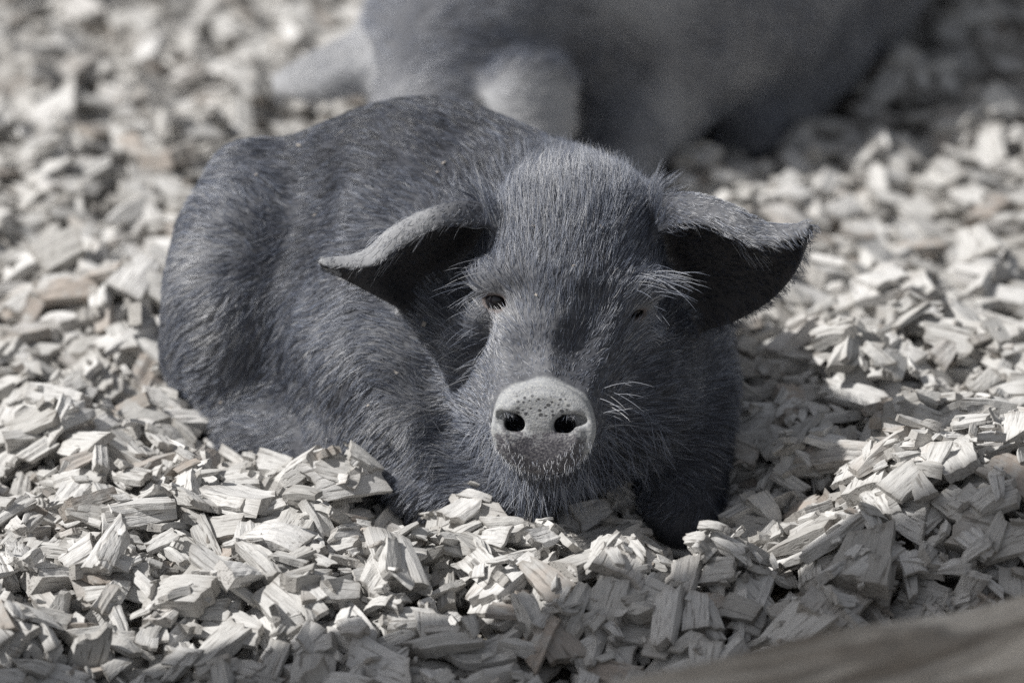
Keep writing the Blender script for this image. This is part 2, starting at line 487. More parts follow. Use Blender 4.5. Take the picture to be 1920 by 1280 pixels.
def near_pig():
    f = Field((-0.37, -0.045, -0.075), (0.30, 0.66, 0.325), 0.0023)
    # trunk
    f.cone((0.03, 0.29, 0.098), (-0.155, 0.43, 0.085), 0.135, 0.133, 0.02)
    f.ell((-0.080, 0.37, 0.125), (0.140, 0.13, 0.140), 0.05)
    f.ell((-0.09, 0.33, 0.055), (0.145, 0.13, 0.085), 0.05)           # belly
    f.ell((0.010, 0.33, 0.122), (0.115, 0.10, 0.10), 0.05)             # withers
    f.ell((-0.150, 0.325, 0.085), (0.120, 0.118, 0.115), 0.06)          # flank
    f.ell((-0.222, 0.40, 0.062), (0.085, 0.115, 0.120), 0.04)         # haunch
    f.cone((-0.255, 0.36, 0.03), (-0.225, 0.28, -0.015), 0.060, 0.040, 0.04)   # hind leg
    f.cone((-0.225, 0.28, -0.02), (-0.165, 0.22, -0.03), 0.038, 0.026, 0.03)
    # shoulder, forelegs
    f.ell((-0.095, 0.215, 0.075), (0.075, 0.07, 0.095), 0.05)
    f.cone((-0.135, 0.19, 0.03), (-0.075, 0.12, -0.005), 0.050, 0.036, 0.022)
    f.cone((-0.075, 0.12, -0.005), (0.005, 0.10, -0.015), 0.034, 0.026, 0.02)
    f.ell(W(815, 735, 0.185), (0.055, 0.055, 0.085), 0.05)              # throat side
    f.ell((0.13, 0.24, 0.07), (0.068, 0.075, 0.09), 0.04)
    f.cone((0.155, 0.20, 0.05), (0.150, 0.14, -0.04), 0.044, 0.036, 0.02)
    # neck
    f.ell((0.045, 0.22, 0.110), (0.103, 0.10, 0.098), 0.05)
    f.cone((0.05, 0.20, 0.08), (0.04, 0.30, 0.09), 0.10, 0.12, 0.05)
    # head
    f.ell((0.052, 0.148, 0.182), (0.076, 0.078, 0.074), 0.03)
    f.ell((0.053, 0.158, 0.203), (0.061, 0.053, 0.043), 0.03)
    f.cone((0.047, 0.105, 0.150), S0 + np.array([0.003, 0.045, 0.004]), 0.070, 0.047, 0.03)
    f.cone(S0 + np.array([0.004, 0.05, 0.0]), S0 - SN * 0.012, 0.048, 0.0385, 0.02)
    f.ell((-0.004, 0.135, 0.080), (0.052, 0.068, 0.060), 0.035)       # jowls
    f.ell((0.100, 0.138, 0.072), (0.056, 0.068, 0.062), 0.035)
    f.cone(S0 + np.array([0.002, 0.040, -0.042]), (0.05, 0.125, 0.035), 0.026, 0.050, 0.025)  # lower jaw
    f.ell(S0 + np.array([0.001, 0.018, -0.041]), (0.018, 0.012, 0.008), 0.006)               # lip
    f.ell(EYE_A + np.array([-0.002, 0.010, 0.017]), (0.020, 0.018, 0.013), 0.018)             # brows
    f.ell(EYE_B + np.array([0.004, 0.006, 0.020]), (0.026, 0.020, 0.014), 0.018)
    f.ell(EYE_A + np.array([0.000, 0.008, -0.019]), (0.018, 0.018, 0.012), 0.015)             # lower lids
    f.ell(EYE_B + np.array([0.000, 0.008, -0.020]), (0.020, 0.018, 0.012), 0.015)
    # hip ridge, flank hollow, elbow fold, cheek folds
    f.stroke([(545, 330), (505, 430), (478, 540), (462, 640), (452, 730)], 0.034, 0.004, 0.045, 'sub')
    f.stroke([(465, 345), (432, 450), (412, 560), (400, 660)], 0.036, 0.004, 0.045, 'add')
    f.stroke([(585, 640), (572, 720), (580, 800)], 0.024, 0.004, 0.035, 'sub')
    f.stroke([(690, 790), (735, 850), (790, 905)], 0.014, 0.009, 0.018, 'sub')
    f.stroke([(790, 720), (815, 800), (860, 870)], 0.018, 0.003, 0.02, 'sub')
    f.stroke([(640, 650), (690, 700), (745, 790)], 0.038, 0.004, 0.04, 'add')
    f.stroke([(905, 612), (880, 655), (862, 700)], 0.010, 0.005, 0.012, 'sub')
    f.stroke([(893, 600), (868, 640)], 0.012, 0.005, 0.012, 'add')
    f.stroke([(955, 560), (975, 650), (985, 700)], 0.016, 0.004, 0.02, 'sub')
    f.stroke([(1125, 570), (1090, 650), (1070, 700)], 0.016, 0.004, 0.02, 'sub')
    # snout disc with a raised rim
    R = np.stack([SXv, SYv, SN], 1)
    f.disc(S0 - SN * 0.004, R, 0.0445, 0.0388, 0.0095, 0.0034, 0.004)
    f.ell(S0 + SN * 0.0150, (0.0385, 0.0330, 0.0112), 0.003, R, 'sub')
    f.ell(S0 + SYv * 0.015 + SN * 0.001, (0.028, 0.017, 0.0050), 0.006, R)
    f.ell(S0 - SYv * 0.038 + SN * 0.0145, (0.040, 0.018, 0.0105), 0.010, R, 'sub')
    for s in (-1, 1):
        c = S0 + SXv * (0.0208 * s - 0.003) + SYv * 0.0035
        f.ell(c - SYv * 0.0005, (0.0088, 0.0080, 0.024), 0.004, R, 'sub')
        f.ell(c + SXv * 0.0085 * s + SYv * 0.0045 + SN * 0.003, (0.0110, 0.0056, 0.010), 0.004, R, 'sub')
        f.ell(c - SXv * 0.001 * s - SYv * 0.013 + SN * 0.001, (0.011, 0.0055, 0.0045), 0.005, R)
    f.cone(S0 - SXv * 0.018 - SYv * 0.003 + SN * 0.0068, S0 + SXv * 0.012 - SYv * 0.003 + SN * 0.0068, 0.0022, 0.0022, 0.003, 'sub')
    # ears
    f.sheet(EAR_A, ear_thick(EAR_A), 0.014)
    f.sheet(EAR_B, ear_thick(EAR_B), 0.014)
    # eye sockets
    for e, s in ((EYE_A, -1), (EYE_B, 1)):
        f.ell(e + np.array([0, -0.004, 0]), (0.0095, 0.015, 0.0062) if s < 0 else (0.0085, 0.015, 0.0050), 0.003, None, 'sub')
    return f

def pig_object(name, f, label, dust_light_fn, near=True):
    V, Q = f.mesh()
    o = mesh_obj(name, V, Q, M['pig'])
    me = o.data
    N = np.zeros(len(V) * 3); me.vertices.foreach_get('normal', N); N = N.reshape(-1, 3)
    me['n'] = 1
    d = V - S0
    if near:
        a, b, c = d @ SXv / 0.0450, d @ SYv / 0.0390, d @ SN
        r = np.sqrt(a * a + b * b)
        disc = smooth(1.16, 1.06, r) * smooth(-0.0105, -0.0085, c) * (c > -0.03)
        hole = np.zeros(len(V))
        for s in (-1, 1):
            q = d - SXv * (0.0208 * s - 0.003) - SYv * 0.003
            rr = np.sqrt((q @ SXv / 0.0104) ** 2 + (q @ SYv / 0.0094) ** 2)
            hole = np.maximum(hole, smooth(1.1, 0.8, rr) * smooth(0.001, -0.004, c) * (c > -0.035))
        lid = np.zeros(len(V))
        for e in (EYE_A, EYE_B):
            q = V - e
            lid = np.maximum(lid, smooth(1.25, 0.95, np.sqrt((q[:, 0] / .012) ** 2 + (q[:, 2] / .010) ** 2 + (q[:, 1] / .016) ** 2)))
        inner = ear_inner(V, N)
        sn = np.stack([a, b, c * 20], 1)
    else:
        disc = hole = lid = inner = np.zeros(len(V)); sn = np.zeros((len(V), 3)) + 5
    set_attr(me, 'disc', 'FLOAT', 'POINT', disc)
    set_attr(me, 'hole', 'FLOAT', 'POINT', hole)
    set_attr(me, 'lid', 'FLOAT', 'POINT', lid)
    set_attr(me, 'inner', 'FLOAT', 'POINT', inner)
    set_attr(me, 'snout', 'FLOAT_VECTOR', 'POINT', sn)
    dust = dust_light_fn(V)
    if near:
        for G in (EAR_A, EAR_B):
            D, U, Wd, NN = nearest_grid(G, V, 0.012)
            dust = np.maximum(dust, (1.2 if G is EAR_A else 1.0) * smooth(0.22, 0.5, U) * (D < 0.011) * (1 - inner))  # outer ear bands lightened: sunlit look put into the colour
    set_attr(me, 'dust', 'FLOAT', 'POINT', dust)
    del me['n']
    tag(o, label, 'pig', None)
    return o, V, Q, N

def nearest_grid(G, P, maxd):
    nu, nw = G.shape[:2]
    I = np.arange(nu * nw).reshape(nu, nw)
    Fq = np.stack([I[:-1, :-1], I[1:, :-1], I[1:, 1:], I[:-1, 1:]], -1).reshape(-1, 4)
    bv = BVHTree.FromPolygons(G.reshape(-1, 3).tolist(), Fq.tolist())
    D = np.full(len(P), 9.0); U = np.zeros(len(P)); Wd = np.zeros(len(P)); NN = np.zeros((len(P), 3))
    lo, hi = G.min((0, 1)) - maxd, G.max((0, 1)) + maxd
    for i in np.nonzero(np.all((P > lo) & (P < hi), 1))[0]:
        r = bv.find_nearest(P[i].tolist(), maxd)
        if r[2] is not None:
            D[i] = r[3]; U[i] = (r[2] // (nw - 1)) / (nu - 1); Wd[i] = (r[2] % (nw - 1)) / (nw - 1); NN[i] = r[1]
    return D, U, Wd, NN

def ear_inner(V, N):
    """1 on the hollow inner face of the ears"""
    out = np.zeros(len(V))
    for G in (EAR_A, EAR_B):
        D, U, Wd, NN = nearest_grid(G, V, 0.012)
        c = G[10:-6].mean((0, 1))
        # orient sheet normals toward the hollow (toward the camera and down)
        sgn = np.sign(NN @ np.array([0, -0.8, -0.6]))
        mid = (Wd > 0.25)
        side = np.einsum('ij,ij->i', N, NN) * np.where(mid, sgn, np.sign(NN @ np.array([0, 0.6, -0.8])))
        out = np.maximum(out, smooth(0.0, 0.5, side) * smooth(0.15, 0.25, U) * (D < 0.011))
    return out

def n3(P, s, seed):
    """cheap smooth noise, about -1..1"""
    r = np.random.default_rng(seed); out = 0
    for k in range(7):
        w = r.normal(size=3) * s * (0.6 + 0.35 * k); out = out + np.sin(P @ w + r.uniform(0, 6.3)) / (1 + 0.25 * k)
    return out / 3.0

def dust_shade_near(V):
    q = project(V)
    d = 0.34 + 0.26 * n3(V, 30, 3) + 0.12 * n3(V, 90, 4)
    rough = np.clip(0.75 + 0.6 * n3(V, 70, 6), 0, 1.4)
    d = d + 0.55 * rough * gauss(V[:, 0], V[:, 2], -0.28, 0.13, 0.035, 0.10) * (V[:, 1] > 0.25)    # haunch
    d = d + 0.55 * rough * gauss(V[:, 0], V[:, 2], -0.10, 0.065, 0.06, 0.05) * (V[:, 1] < 0.3)     # shoulder
    d = d + 0.35 * gauss(V[:, 0], V[:, 2], -0.005, 0.14, 0.035, 0.05) * (V[:, 1] < 0.15)    # cheek, eye ring
    d = d + 0.35 * gauss(V[:, 0], V[:, 2], 0.03, 0.125, 0.03, 0.025) * (V[:, 1] < 0.09)     # nose bridge
    d = d - 0.46 * gauss(V[:, 0], V[:, 1], -0.07, 0.37, 0.16, 0.14) * smooth(0.08, 0.15, V[:, 2])
    d = d + 0.25 * gauss(V[:, 0], V[:, 2], 0.05, 0.25, 0.06, 0.04) * (V[:, 1] < 0.21)     # dark back
    d = d - 0.45 * gauss(V[:, 0], V[:, 2], 0.15, 0.02, 0.09, 0.06) * (V[:, 1] < 0.3)      # less dusty underside, its shade also put into the colour
    for e in (EYE_A, EYE_B):
        d = d + 0.7 * np.exp(-(((V - e) ** 2).sum(1)) / 0.022 ** 2)
    return np.clip(d, 0, 1)

PIG_F = near_pig()
pig, PV, PQ, PN = pig_object('pig', PIG_F, 'dark grey bristly pig lying on its belly, head up, facing out with spotted snout', dust_shade_near)

def ball(name, c, r, mat, parent):
    u = np.linspace(0, 2 * np.pi, 21)[:-1]; v = np.linspace(0.05, np.pi - 0.05, 12)
    V = np.array([[c[0] + r * math.sin(b) * math.cos(a), c[1] + r * math.sin(b) * math.sin(a), c[2] + r * math.cos(b)] for b in v for a in u])
    F = [[i * 20 + j, (i + 1) * 20 + j, (i + 1) * 20 + (j + 1) % 20, i * 20 + (j + 1) % 20] for i in range(11) for j in range(20)]
    F += [list(range(20)), list(range(220, 240))[::-1]]
    return mesh_obj(name, V, F, mat, parent)
ball('eye', EYE_A + np.array([0.0, 0.0020, 0]), 0.0100, M['eye'], pig)
ball('eye', EYE_B + np.array([0.0, 0.0020, 0]), 0.0100, M['eye'], pig)

# --- the pig behind ------------------------------------------------
REAR_EAR_A = ear_grid([
    [(850, 40, 1.13), (850, 62, 1.12), (850, 88, 1.11), (850, 112, 1.10)],
    [(765, 30, 1.11), (768, 58, 1.07), (772, 92, 1.04), (778, 122, 1.03)],
    [(680, 66, 1.07), (685, 92, 1.03), (692, 124, 1.00), (700, 152, 0.99)],
    [(590, 106, 1.03), (596, 130, 1.00), (604, 158, 0.97), (612, 182, 0.965)],
    [(524, 148, 1.00), (524, 156, 0.985), (526, 166, 0.975), (534, 176, 0.97)]], 30, 18)
REAR_EAR_B = ear_grid([
    [(920, 110, 1.00), (970, 95, 1.02), (1010, 100, 1.04), (1040, 120, 1.06)],
    [(915, 150, 0.95), (970, 128, 0.96), (1030, 125, 0.99), (1066, 150, 1.02)],
    [(925, 205, 0.92), (975, 185, 0.93), (1035, 190, 0.96), (1066, 205, 0.99)],
    [(960, 265, 0.91), (1000, 262, 0.91), (1035, 262, 0.93), (1056, 262, 0.95)],
    [(1005, 312, 0.90), (1020, 316, 0.90), (1034, 316, 0.91), (1044, 310, 0.92)]], 30, 18)

def rear_pig():
    f = Field((-0.36, 0.78, -0.07), (0.72, 1.95, 0.48), 0.007)
    f.cone((0.13, 1.30, 0.17), (0.33, 1.66, 0.17), 0.18, 0.19, 0.03)
    f.ell((0.19, 1.38, 0.14), (0.17, 0.19, 0.16), 0.06)
    f.ell((0.33, 1.56, 0.14), (0.14, 0.17, 0.18), 0.03)                # haunch
    f.ell((0.12, 1.27, 0.16), (0.13, 0.12, 0.15), 0.04)
    f.ell((0.150, 1.205, 0.11), (0.070, 0.09, 0.14), 0.04)                # shoulder
    f.cone((0.13, 1.18, 0.05), (0.10, 1.06, -0.02), 0.06, 0.04, 0.03)   # foreleg
    f.cone((0.33, 1.42, 0.04), (0.25, 1.28, -0.02), 0.06, 0.04, 0.03)
    f.ell((0.02, 1.18, 0.18), (0.13, 0.12, 0.12), 0.06)                # neck
    f.ell((-0.055, 1.07, 0.145), (0.10, 0.10, 0.095), 0.04)            # skull
    f.cone((-0.07, 1.02, 0.11), (-0.10, 0.88, 0.02), 0.075, 0.045, 0.04)
    f.ell((-0.10, 0.875, 0.015), (0.045, 0.02, 0.042), 0.01)
    f.sheet(REAR_EAR_A, ear_thick(REAR_EAR_A, 0.010, 0.008), 0.02)
    f.sheet(REAR_EAR_B, ear_thick(REAR_EAR_B, 0.010, 0.008), 0.02)
    return f

def dust_light_rear(V):
    d = 0.78 + 0.38 * n3(V, 18, 9) + 0.1 * n3(V, 60, 10)
    d = d + 0.5 * gauss(V[:, 0], V[:, 1], 0.16, 1.22, 0.06, 0.2)  # pale band painted where the shoulder catches the sun
    for G in (REAR_EAR_A, REAR_EAR_B):
        D, U, Wd, NN = nearest_grid(G, V, 0.02)
        d = np.where(D < 0.02, np.maximum(d, 1.25 * smooth(0.1, 0.4, U)), d)  # ears painted pale as if sunlit
    return np.clip(d, 0, 1.5)
REAR_F = rear_pig()
rear, RV, RQ, RN = pig_object('pig', REAR_F, 'blurred grey pig resting behind, floppy ears hanging, its face hidden by the other pig', dust_light_rear, False)

# ------------------------------------------------------------------ wood chips
X0, X1, Y0, Y1, CELL = -0.85, 0.85, -0.55, 2.15, 0.003
nx, ny = int((X1 - X0) / CELL), int((Y1 - Y0) / CELL)
gx = X0 + CELL * (np.arange(nx) + 0.5); gy = Y0 + CELL * (np.arange(ny) + 0.5)
GX, GY = np.meshgrid(gx, gy, indexing='ij')
H = terrain(GX, GY) - 0.038

def chip_shape(L, Wd, T, nl, nw, r):
    """closed irregular chip, fibres along x; returns verts, faces, cut-end mask"""
    u = np.linspace(-1, 1, nl); w = np.linspace(-1, 1, nw)
    Ug, Wg = np.meshgrid(u, w, indexing='ij')
    sk0, sk1 = r.uniform(-0.35, 0.35, 2)
    taper = r.uniform(-0.25, 0.3)
    jag0, jag1 = r.uniform(-1, 1, (2, nw)) * r.choice([0.04, 0.10, 0.20])
    x = Ug * (1 + np.where(Ug > 0, jag1[None, :] + sk1 * Wg, jag0[None, :] + sk0 * Wg) * np.abs(Ug) * (1 if L > 0.02 else 0.5))
    y = Wg * (1 - taper * Ug) * (1 + r.uniform(-0.05, 0.05, (nl, 1)))
    x = x * L / 2; y = y * Wd / 2
    bend = r.choice([0.02, 0.03, 0.10]) * r.uniform(-1, 1) * L; cup = r.uniform(-0.05, 0.05) * Wd
    mid = bend * (Ug ** 2 - 0.4) + cup * (Wg ** 2 - 0.4) + r.uniform(-0.025, 0.025) * L * Ug * Wg
    ridge = r.normal(0, 0.12, (1, nw)) + r.normal(0, 0.04, (nl, nw))
    if r.random() < 0.35: ridge[:, r.integers(0, nw)] -= 0.22
    wedge = 1 - np.abs(r.uniform(0, 0.75)) * np.clip(Ug * r.choice([-1, 1]), 0, 1) - 0.35 * np.clip(np.abs(Wg) - 0.4, 0, 1) * r.random()
    top = mid + T / 2 * wedge * (1 + ridge)
    bot = mid - T / 2 * wedge * (1 + r.normal(0, 0.08, (nl, nw)))
    V = np.concatenate([np.stack([x, y, top], -1).reshape(-1, 3), np.stack([x * 0.985 + r.uniform(-.12, .12) * T, y * 0.97 + r.uniform(-.2, .2) * T, bot], -1).reshape(-1, 3)])
    I = np.arange(nl * nw).reshape(nl, nw); n = nl * nw
    F = [q for q in np.stack([I[:-1, :-1], I[1:, :-1], I[1:, 1:], I[:-1, 1:]], -1).reshape(-1, 4).tolist()]
    F += [[a + n for a in q[::-1]] for q in F]
    ring = list(I[:, 0]) + list(I[-1, 1:]) + list(I[-2::-1, -1]) + list(I[0, -2:0:-1])
    for a, b in zip(ring, ring[1:] + ring[:1]): F.append([int(b), int(a), int(a) + n, int(b) + n])
    cut = (np.abs(Ug) > 0.99).astype(float).ravel()
    return V, np.array(F), np.concatenate([cut, cut])

def rotm(yaw, nrm):
    n = nrm / np.linalg.norm(nrm)
    t = np.array([math.cos(yaw), math.sin(yaw), 0]); t = t - n * (t @ n); t /= np.linalg.norm(t)
    return np.stack([t, np.cross(n, t), n], 1)

LIB = {}
for det, (nl, nw) in {'hi': (8, 6), 'mid': (4, 3), 'lo': (3, 2)}.items():
    r = np.random.default_rng(11)
    LIB[det] = [chip_shape(1.0, w, t, nl, nw, r) for w, t in zip(r.uniform(0.28, 0.80, 60), r.uniform(0.12, 0.38, 60))]
LIBDIM = [(v[:, 0].ptp(), v[:, 1].ptp(), v[:, 2].ptp()) if hasattr(v, 'ptp') else (np.ptp(v[:, 0]), np.ptp(v[:, 1]), np.ptp(v[:, 2])) for v, _, _ in LIB['hi']]

chips = []          # (lib index, scale, rotation, position, tone, brown, attitude)
def deposit(n, lo_hi, smin, smax, xr, yr, upright=0.12):
    global H
    xs = RNG.uniform(*xr, n); ys = RNG.uniform(*yr, n)
    S = smin * (smax / smin) ** RNG.random(n)
    for i in range(n):
        x, y, s = xs[i], ys[i], S[i]
        k = int(RNG.integers(0, len(LIBDIM)))
        dl, dw, dt = [q * s for q in LIBDIM[k]]
        yaw = RNG.uniform(0, 2 * math.pi); c, sn = math.cos(yaw), math.sin(yaw)
        a = np.linspace(-0.46, 0.46, max(4, int(dl / 0.004))) * dl; b = np.linspace(-0.46, 0.46, max(3, int(dw / 0.004))) * dw
        A, B = np.meshgrid(a, b, indexing='ij'); A = A.ravel(); B = B.ravel()
        px = x + A * c - B * sn; py = y + A * sn + B * c
        ix = ((px - X0) / CELL).astype(int); iy = ((py - Y0) / CELL).astype(int)
        ok = (ix >= 0) & (ix < nx) & (iy >= 0) & (iy < ny)
        if ok.sum() < 6: continue
        ix, iy, A2, B2 = ix[ok], iy[ok], A[ok], B[ok]
        h = H[ix, iy]
        up = RNG.random() < upright
        if up:
            tilt = RNG.uniform(0.6, 1.35); rp = RNG.uniform(0, 6.28)
            nrm = np.array([math.cos(rp) * math.sin(tilt), math.sin(rp) * math.sin(tilt), math.cos(tilt)])
            z = np.median(h) + 0.10 * max(dl, dw) * math.sin(tilt)
            R = rotm(RNG.uniform(0, 6.28), nrm); pos = np.array([x, y, z])
        else:
            M_ = np.stack([A2, B2, np.ones_like(A2)], 1)
            g = np.linalg.lstsq(M_, h, rcond=None)[0]
            ga = np.clip(g[0], -0.75, 0.75) + RNG.normal(0, 0.14); gb = np.clip(g[1], -0.75, 0.75) + RNG.normal(0, 0.16)
            pl = ga * A2 + gb * B2
            z = np.percentile(h - pl, 88)
            nl_ = np.array([-ga, -gb, 1.0])
            nrm = np.array([nl_[0] * c - nl_[1] * sn, nl_[0] * sn + nl_[1] * c, 1.0])
            if RNG.random() < 0.5: pass
            R = rotm(yaw, nrm); pos = np.array([x, y, z + dt * 0.40])
        # keep out of the animals: chips may only press lightly against them
        pts = pos + (np.array([[0, 0, 0], [.42, 0, 0], [-.42, 0, 0], [0, .42, 0], [0, -.42, 0]]) * [dl, dw, dt]) @ R.T
        if PIG_F.sample(pts).min() < -0.004 or REAR_F.sample(pts).min() < -0.006: continue
        if not up:
            H[ix, iy] = np.maximum(h, np.minimum(pl + z + dt * 0.78, h + 0.02))
        tone = float(np.clip(RNG.normal(0.70, 0.17), 0.05, 1)); br = 0.0
        q = RNG.random()
        if q < 0.06: br = RNG.uniform(0.6, 1.0); tone *= 0.7
        elif q < 0.14: br = RNG.uniform(0.15, 0.45)
        att = 'up' if up and tilt > 0.95 else ('lean' if nrm[2] / np.linalg.norm(nrm) < 0.86 else 'flat')
        chips.append((k, s, R, pos, tone, br, att, dl, dw, dt))

FR = (-0.60, 0.60)
deposit(2600, None, 0.030, 0.056, (X0, X1), (Y0, Y1), 0.06)
deposit(5600, None, 0.020, 0.050, (-0.75, 0.75), (-0.42, Y1), 0.14)
deposit(3000, None, 0.012, 0.028, (-0.55, 0.55), (-0.35, 1.2), 0.2)
deposit(1700, None, 0.025, 0.062, (-0.50, 0.50), (-0.35, 0.7), 0.2)
deposit(2600, None, 0.024, 0.056, (-0.75, 0.75), (0.5, Y1), 0.18)
deposit(1000, None, 0.014, 0.034, (-0.46, 0.46), (-0.35, 0.45), 0.28)
deposit(800, None, 0.007, 0.018, (-0.46, 0.46), (-0.35, 0.4), 0.2)

def chip_verts(ch, det):
    k, s, R, pos = ch[:4]
    v, f, cut = LIB[det][k]
    return (v * s) @ R.T + pos, f, cut, v * s

# which chips show largest: rays from the camera through a grid of pixels
vv, ff, own, base = [], [], [], 0
for i, ch in enumerate(chips):
    v, f, cut, _ = chip_verts(ch, 'lo')
    vv.append(v); ff.append(f + base); own += [i] * len(f); base += len(v)
allv = np.concatenate(vv + [PV, RV]); nf = len(own)
allf = np.concatenate(ff + [PQ + base, RQ + base + len(PV)])
bv = BVHTree.FromPolygons(allv.tolist(), allf.tolist())
own = np.array(own)
count = np.zeros(len(chips), int)
for px in np.arange(4, 1920, 8):
    for py in np.arange(4, 1280, 8):
        d = W(px, py, 0.0) - CAM
        r = bv.ray_cast(CAM.tolist(), d.tolist())
        if r[2] is not None and r[2] < nf: count[own[r[2]]] += 1
top = np.argsort(-count)[:300]
top = [int(i) for i in top if count[i] > 0]
seen = set(top)

def chip_attrs(me, grain, tone, brown, cut):
    set_attr(me, 'grain', 'FLOAT_VECTOR', 'POINT', grain)
    set_attr(me, 'tone', 'FLOAT', 'POINT', tone)
    set_attr(me, 'brown', 'FLOAT', 'POINT', brown)
    set_attr(me, 'cut', 'FLOAT', 'POINT', cut)

def chip_label(ch):
    k, s, R, p, tone, br, att, dl, dw, dt = ch
    size = 'big' if dl > 0.052 else ('small' if dl < 0.032 else 'medium')
    asp = dl / dw
    shape = 'narrow wood splinter' if asp > 2.3 else ('squarish wood chip' if asp < 1.35 else ('chunky wood chip' if dt / dl > 0.34 else 'oblong wood chip'))
    colr = 'brown-streaked' if br > 0.5 else ('tan-tinged' if br > 0.12 else ('pale' if tone > 0.72 else ('grey' if tone > 0.5 else 'dark grey')))
    pose = {'up': 'standing on edge', 'lean': 'leaning', 'flat': 'lying flat'}[att]
    q = project(p)[0]
    if q[1] > 1000:
        where = ('below the dark pig\'s haunch' if q[0] < 450 else 'in front of the dark pig\'s shoulder' if q[0] < 860 else
                 'below the dark pig\'s chin' if q[0] < 1330 else 'on the mound behind the log')
    elif q[0] < 330: where = 'beside the dark pig\'s haunch' if q[1] > 480 else 'behind the dark pig\'s rump'
    elif q[0] < 1250: where = 'against the dark pig\'s front' if q[1] > 500 else 'behind the dark pig\'s back'
    else: where = 'beside the dark pig\'s shaded cheek' if q[1] > 560 else 'beside the blurred pig'
    return f'{size} {colr} {shape} {pose} {where}'

for i in top:
    ch = chips[i]
    v, f, cut, loc = chip_verts(ch, 'hi')
    o = mesh_obj('wood_chip', v - ch[3], f, M['chip'], None, False)
    o.location = ch[3]
    chip_attrs(o.data, loc + RNG.uniform(-5, 5, 3), np.full(len(v), ch[4]), np.full(len(v), ch[5]), cut)
    tag(o, chip_label(ch), 'wood chip', 'loose wood chips of the bedding')

vv, ff, gg, tt, bb, cc, base = [], [], [], [], [], [], 0
for i, ch in enumerate(chips):
    if i in seen: continue
    det = 'hi' if (ch[3][1] < 0.25 and count[i] > 1) else ('mid' if ch[3][1] < 0.9 else 'lo')
    v, f, cut, loc = chip_verts(ch, det)
    vv.append(v); ff.append(f + base); base += len(v)
    gg.append(loc + RNG.uniform(-5, 5, 3)); tt.append(np.full(len(v), ch[4])); bb.append(np.full(len(v), ch[5])); cc.append(cut)
bed = mesh_obj('wood_chip_bedding', np.concatenate(vv), np.concatenate(ff), M['chip'], None, False)
chip_attrs(bed.data, np.concatenate(gg), np.concatenate(tt), np.concatenate(bb), np.concatenate(cc))
tag(bed, 'deep loose bed of pale weathered wood chips around both pigs', 'wood chips', None, 'stuff')

# ------------------------------------------------------------------ log in front
def log_object():
    a = W(1200, 1316, -0.78); b = W(2000, 1116, -0.64)
    ax = (b - a); L0 = np.linalg.norm(ax); ax /= L0
    a = a - ax * 0.10; b = b + ax * 0.5; L = np.linalg.norm(b - a)
    side = np.cross(ax, [0, 0, 1]); side /= np.linalg.norm(side); upv = np.cross(side, ax)
    nl, na = 70, 56
    V, G = [], []
    r = np.random.default_rng(5); ph = r.uniform(0, 6.28, 12)
    for i in range(nl):
        t = i / (nl - 1); s = t * L
        for j in range(na):
            th = 2 * math.pi * j / na
            rad = 0.125 + 0.006 * math.sin(3 * th + ph[0] + s * 2) + 0.005 * math.sin(5 * th + ph[1] - s * 5) + 0.004 * math.sin(11 * th + ph[2] + s * 3)
            rad += 0.008 * math.sin(s * 9 + ph[3] + math.cos(th)) + 0.006 * max(0, math.sin(2 * th + s * 12 + ph[4])) ** 3
            rad -= 0.008 * max(0, math.sin(7 * th + 1.5 * math.sin(s * 4) + ph[5])) ** 6
            if t < 0.02: rad *= 0.93
            c = a + ax * s - upv * 0.125
            V.append(c + side * rad * math.cos(th) + upv * rad * math.sin(th))
            G.append((s, rad * math.cos(th), rad * math.sin(th)))
    F = [[i * na + j, i * na + (j + 1) % na, (i + 1) * na + (j + 1) % na, (i + 1) * na + j] for i in range(nl - 1) for j in range(na)]
    F += [list(range(na))[::-1], list(range((nl - 1) * na, nl * na))]
    o = mesh_obj('log', np.array(V), F, M['log'])
    set_attr(o.data, 'grain', 'FLOAT_VECTOR', 'POINT', np.array(G))
    tag(o, 'barkless weathered brown log lying in front of the wood chip bed', 'log')
log_object()

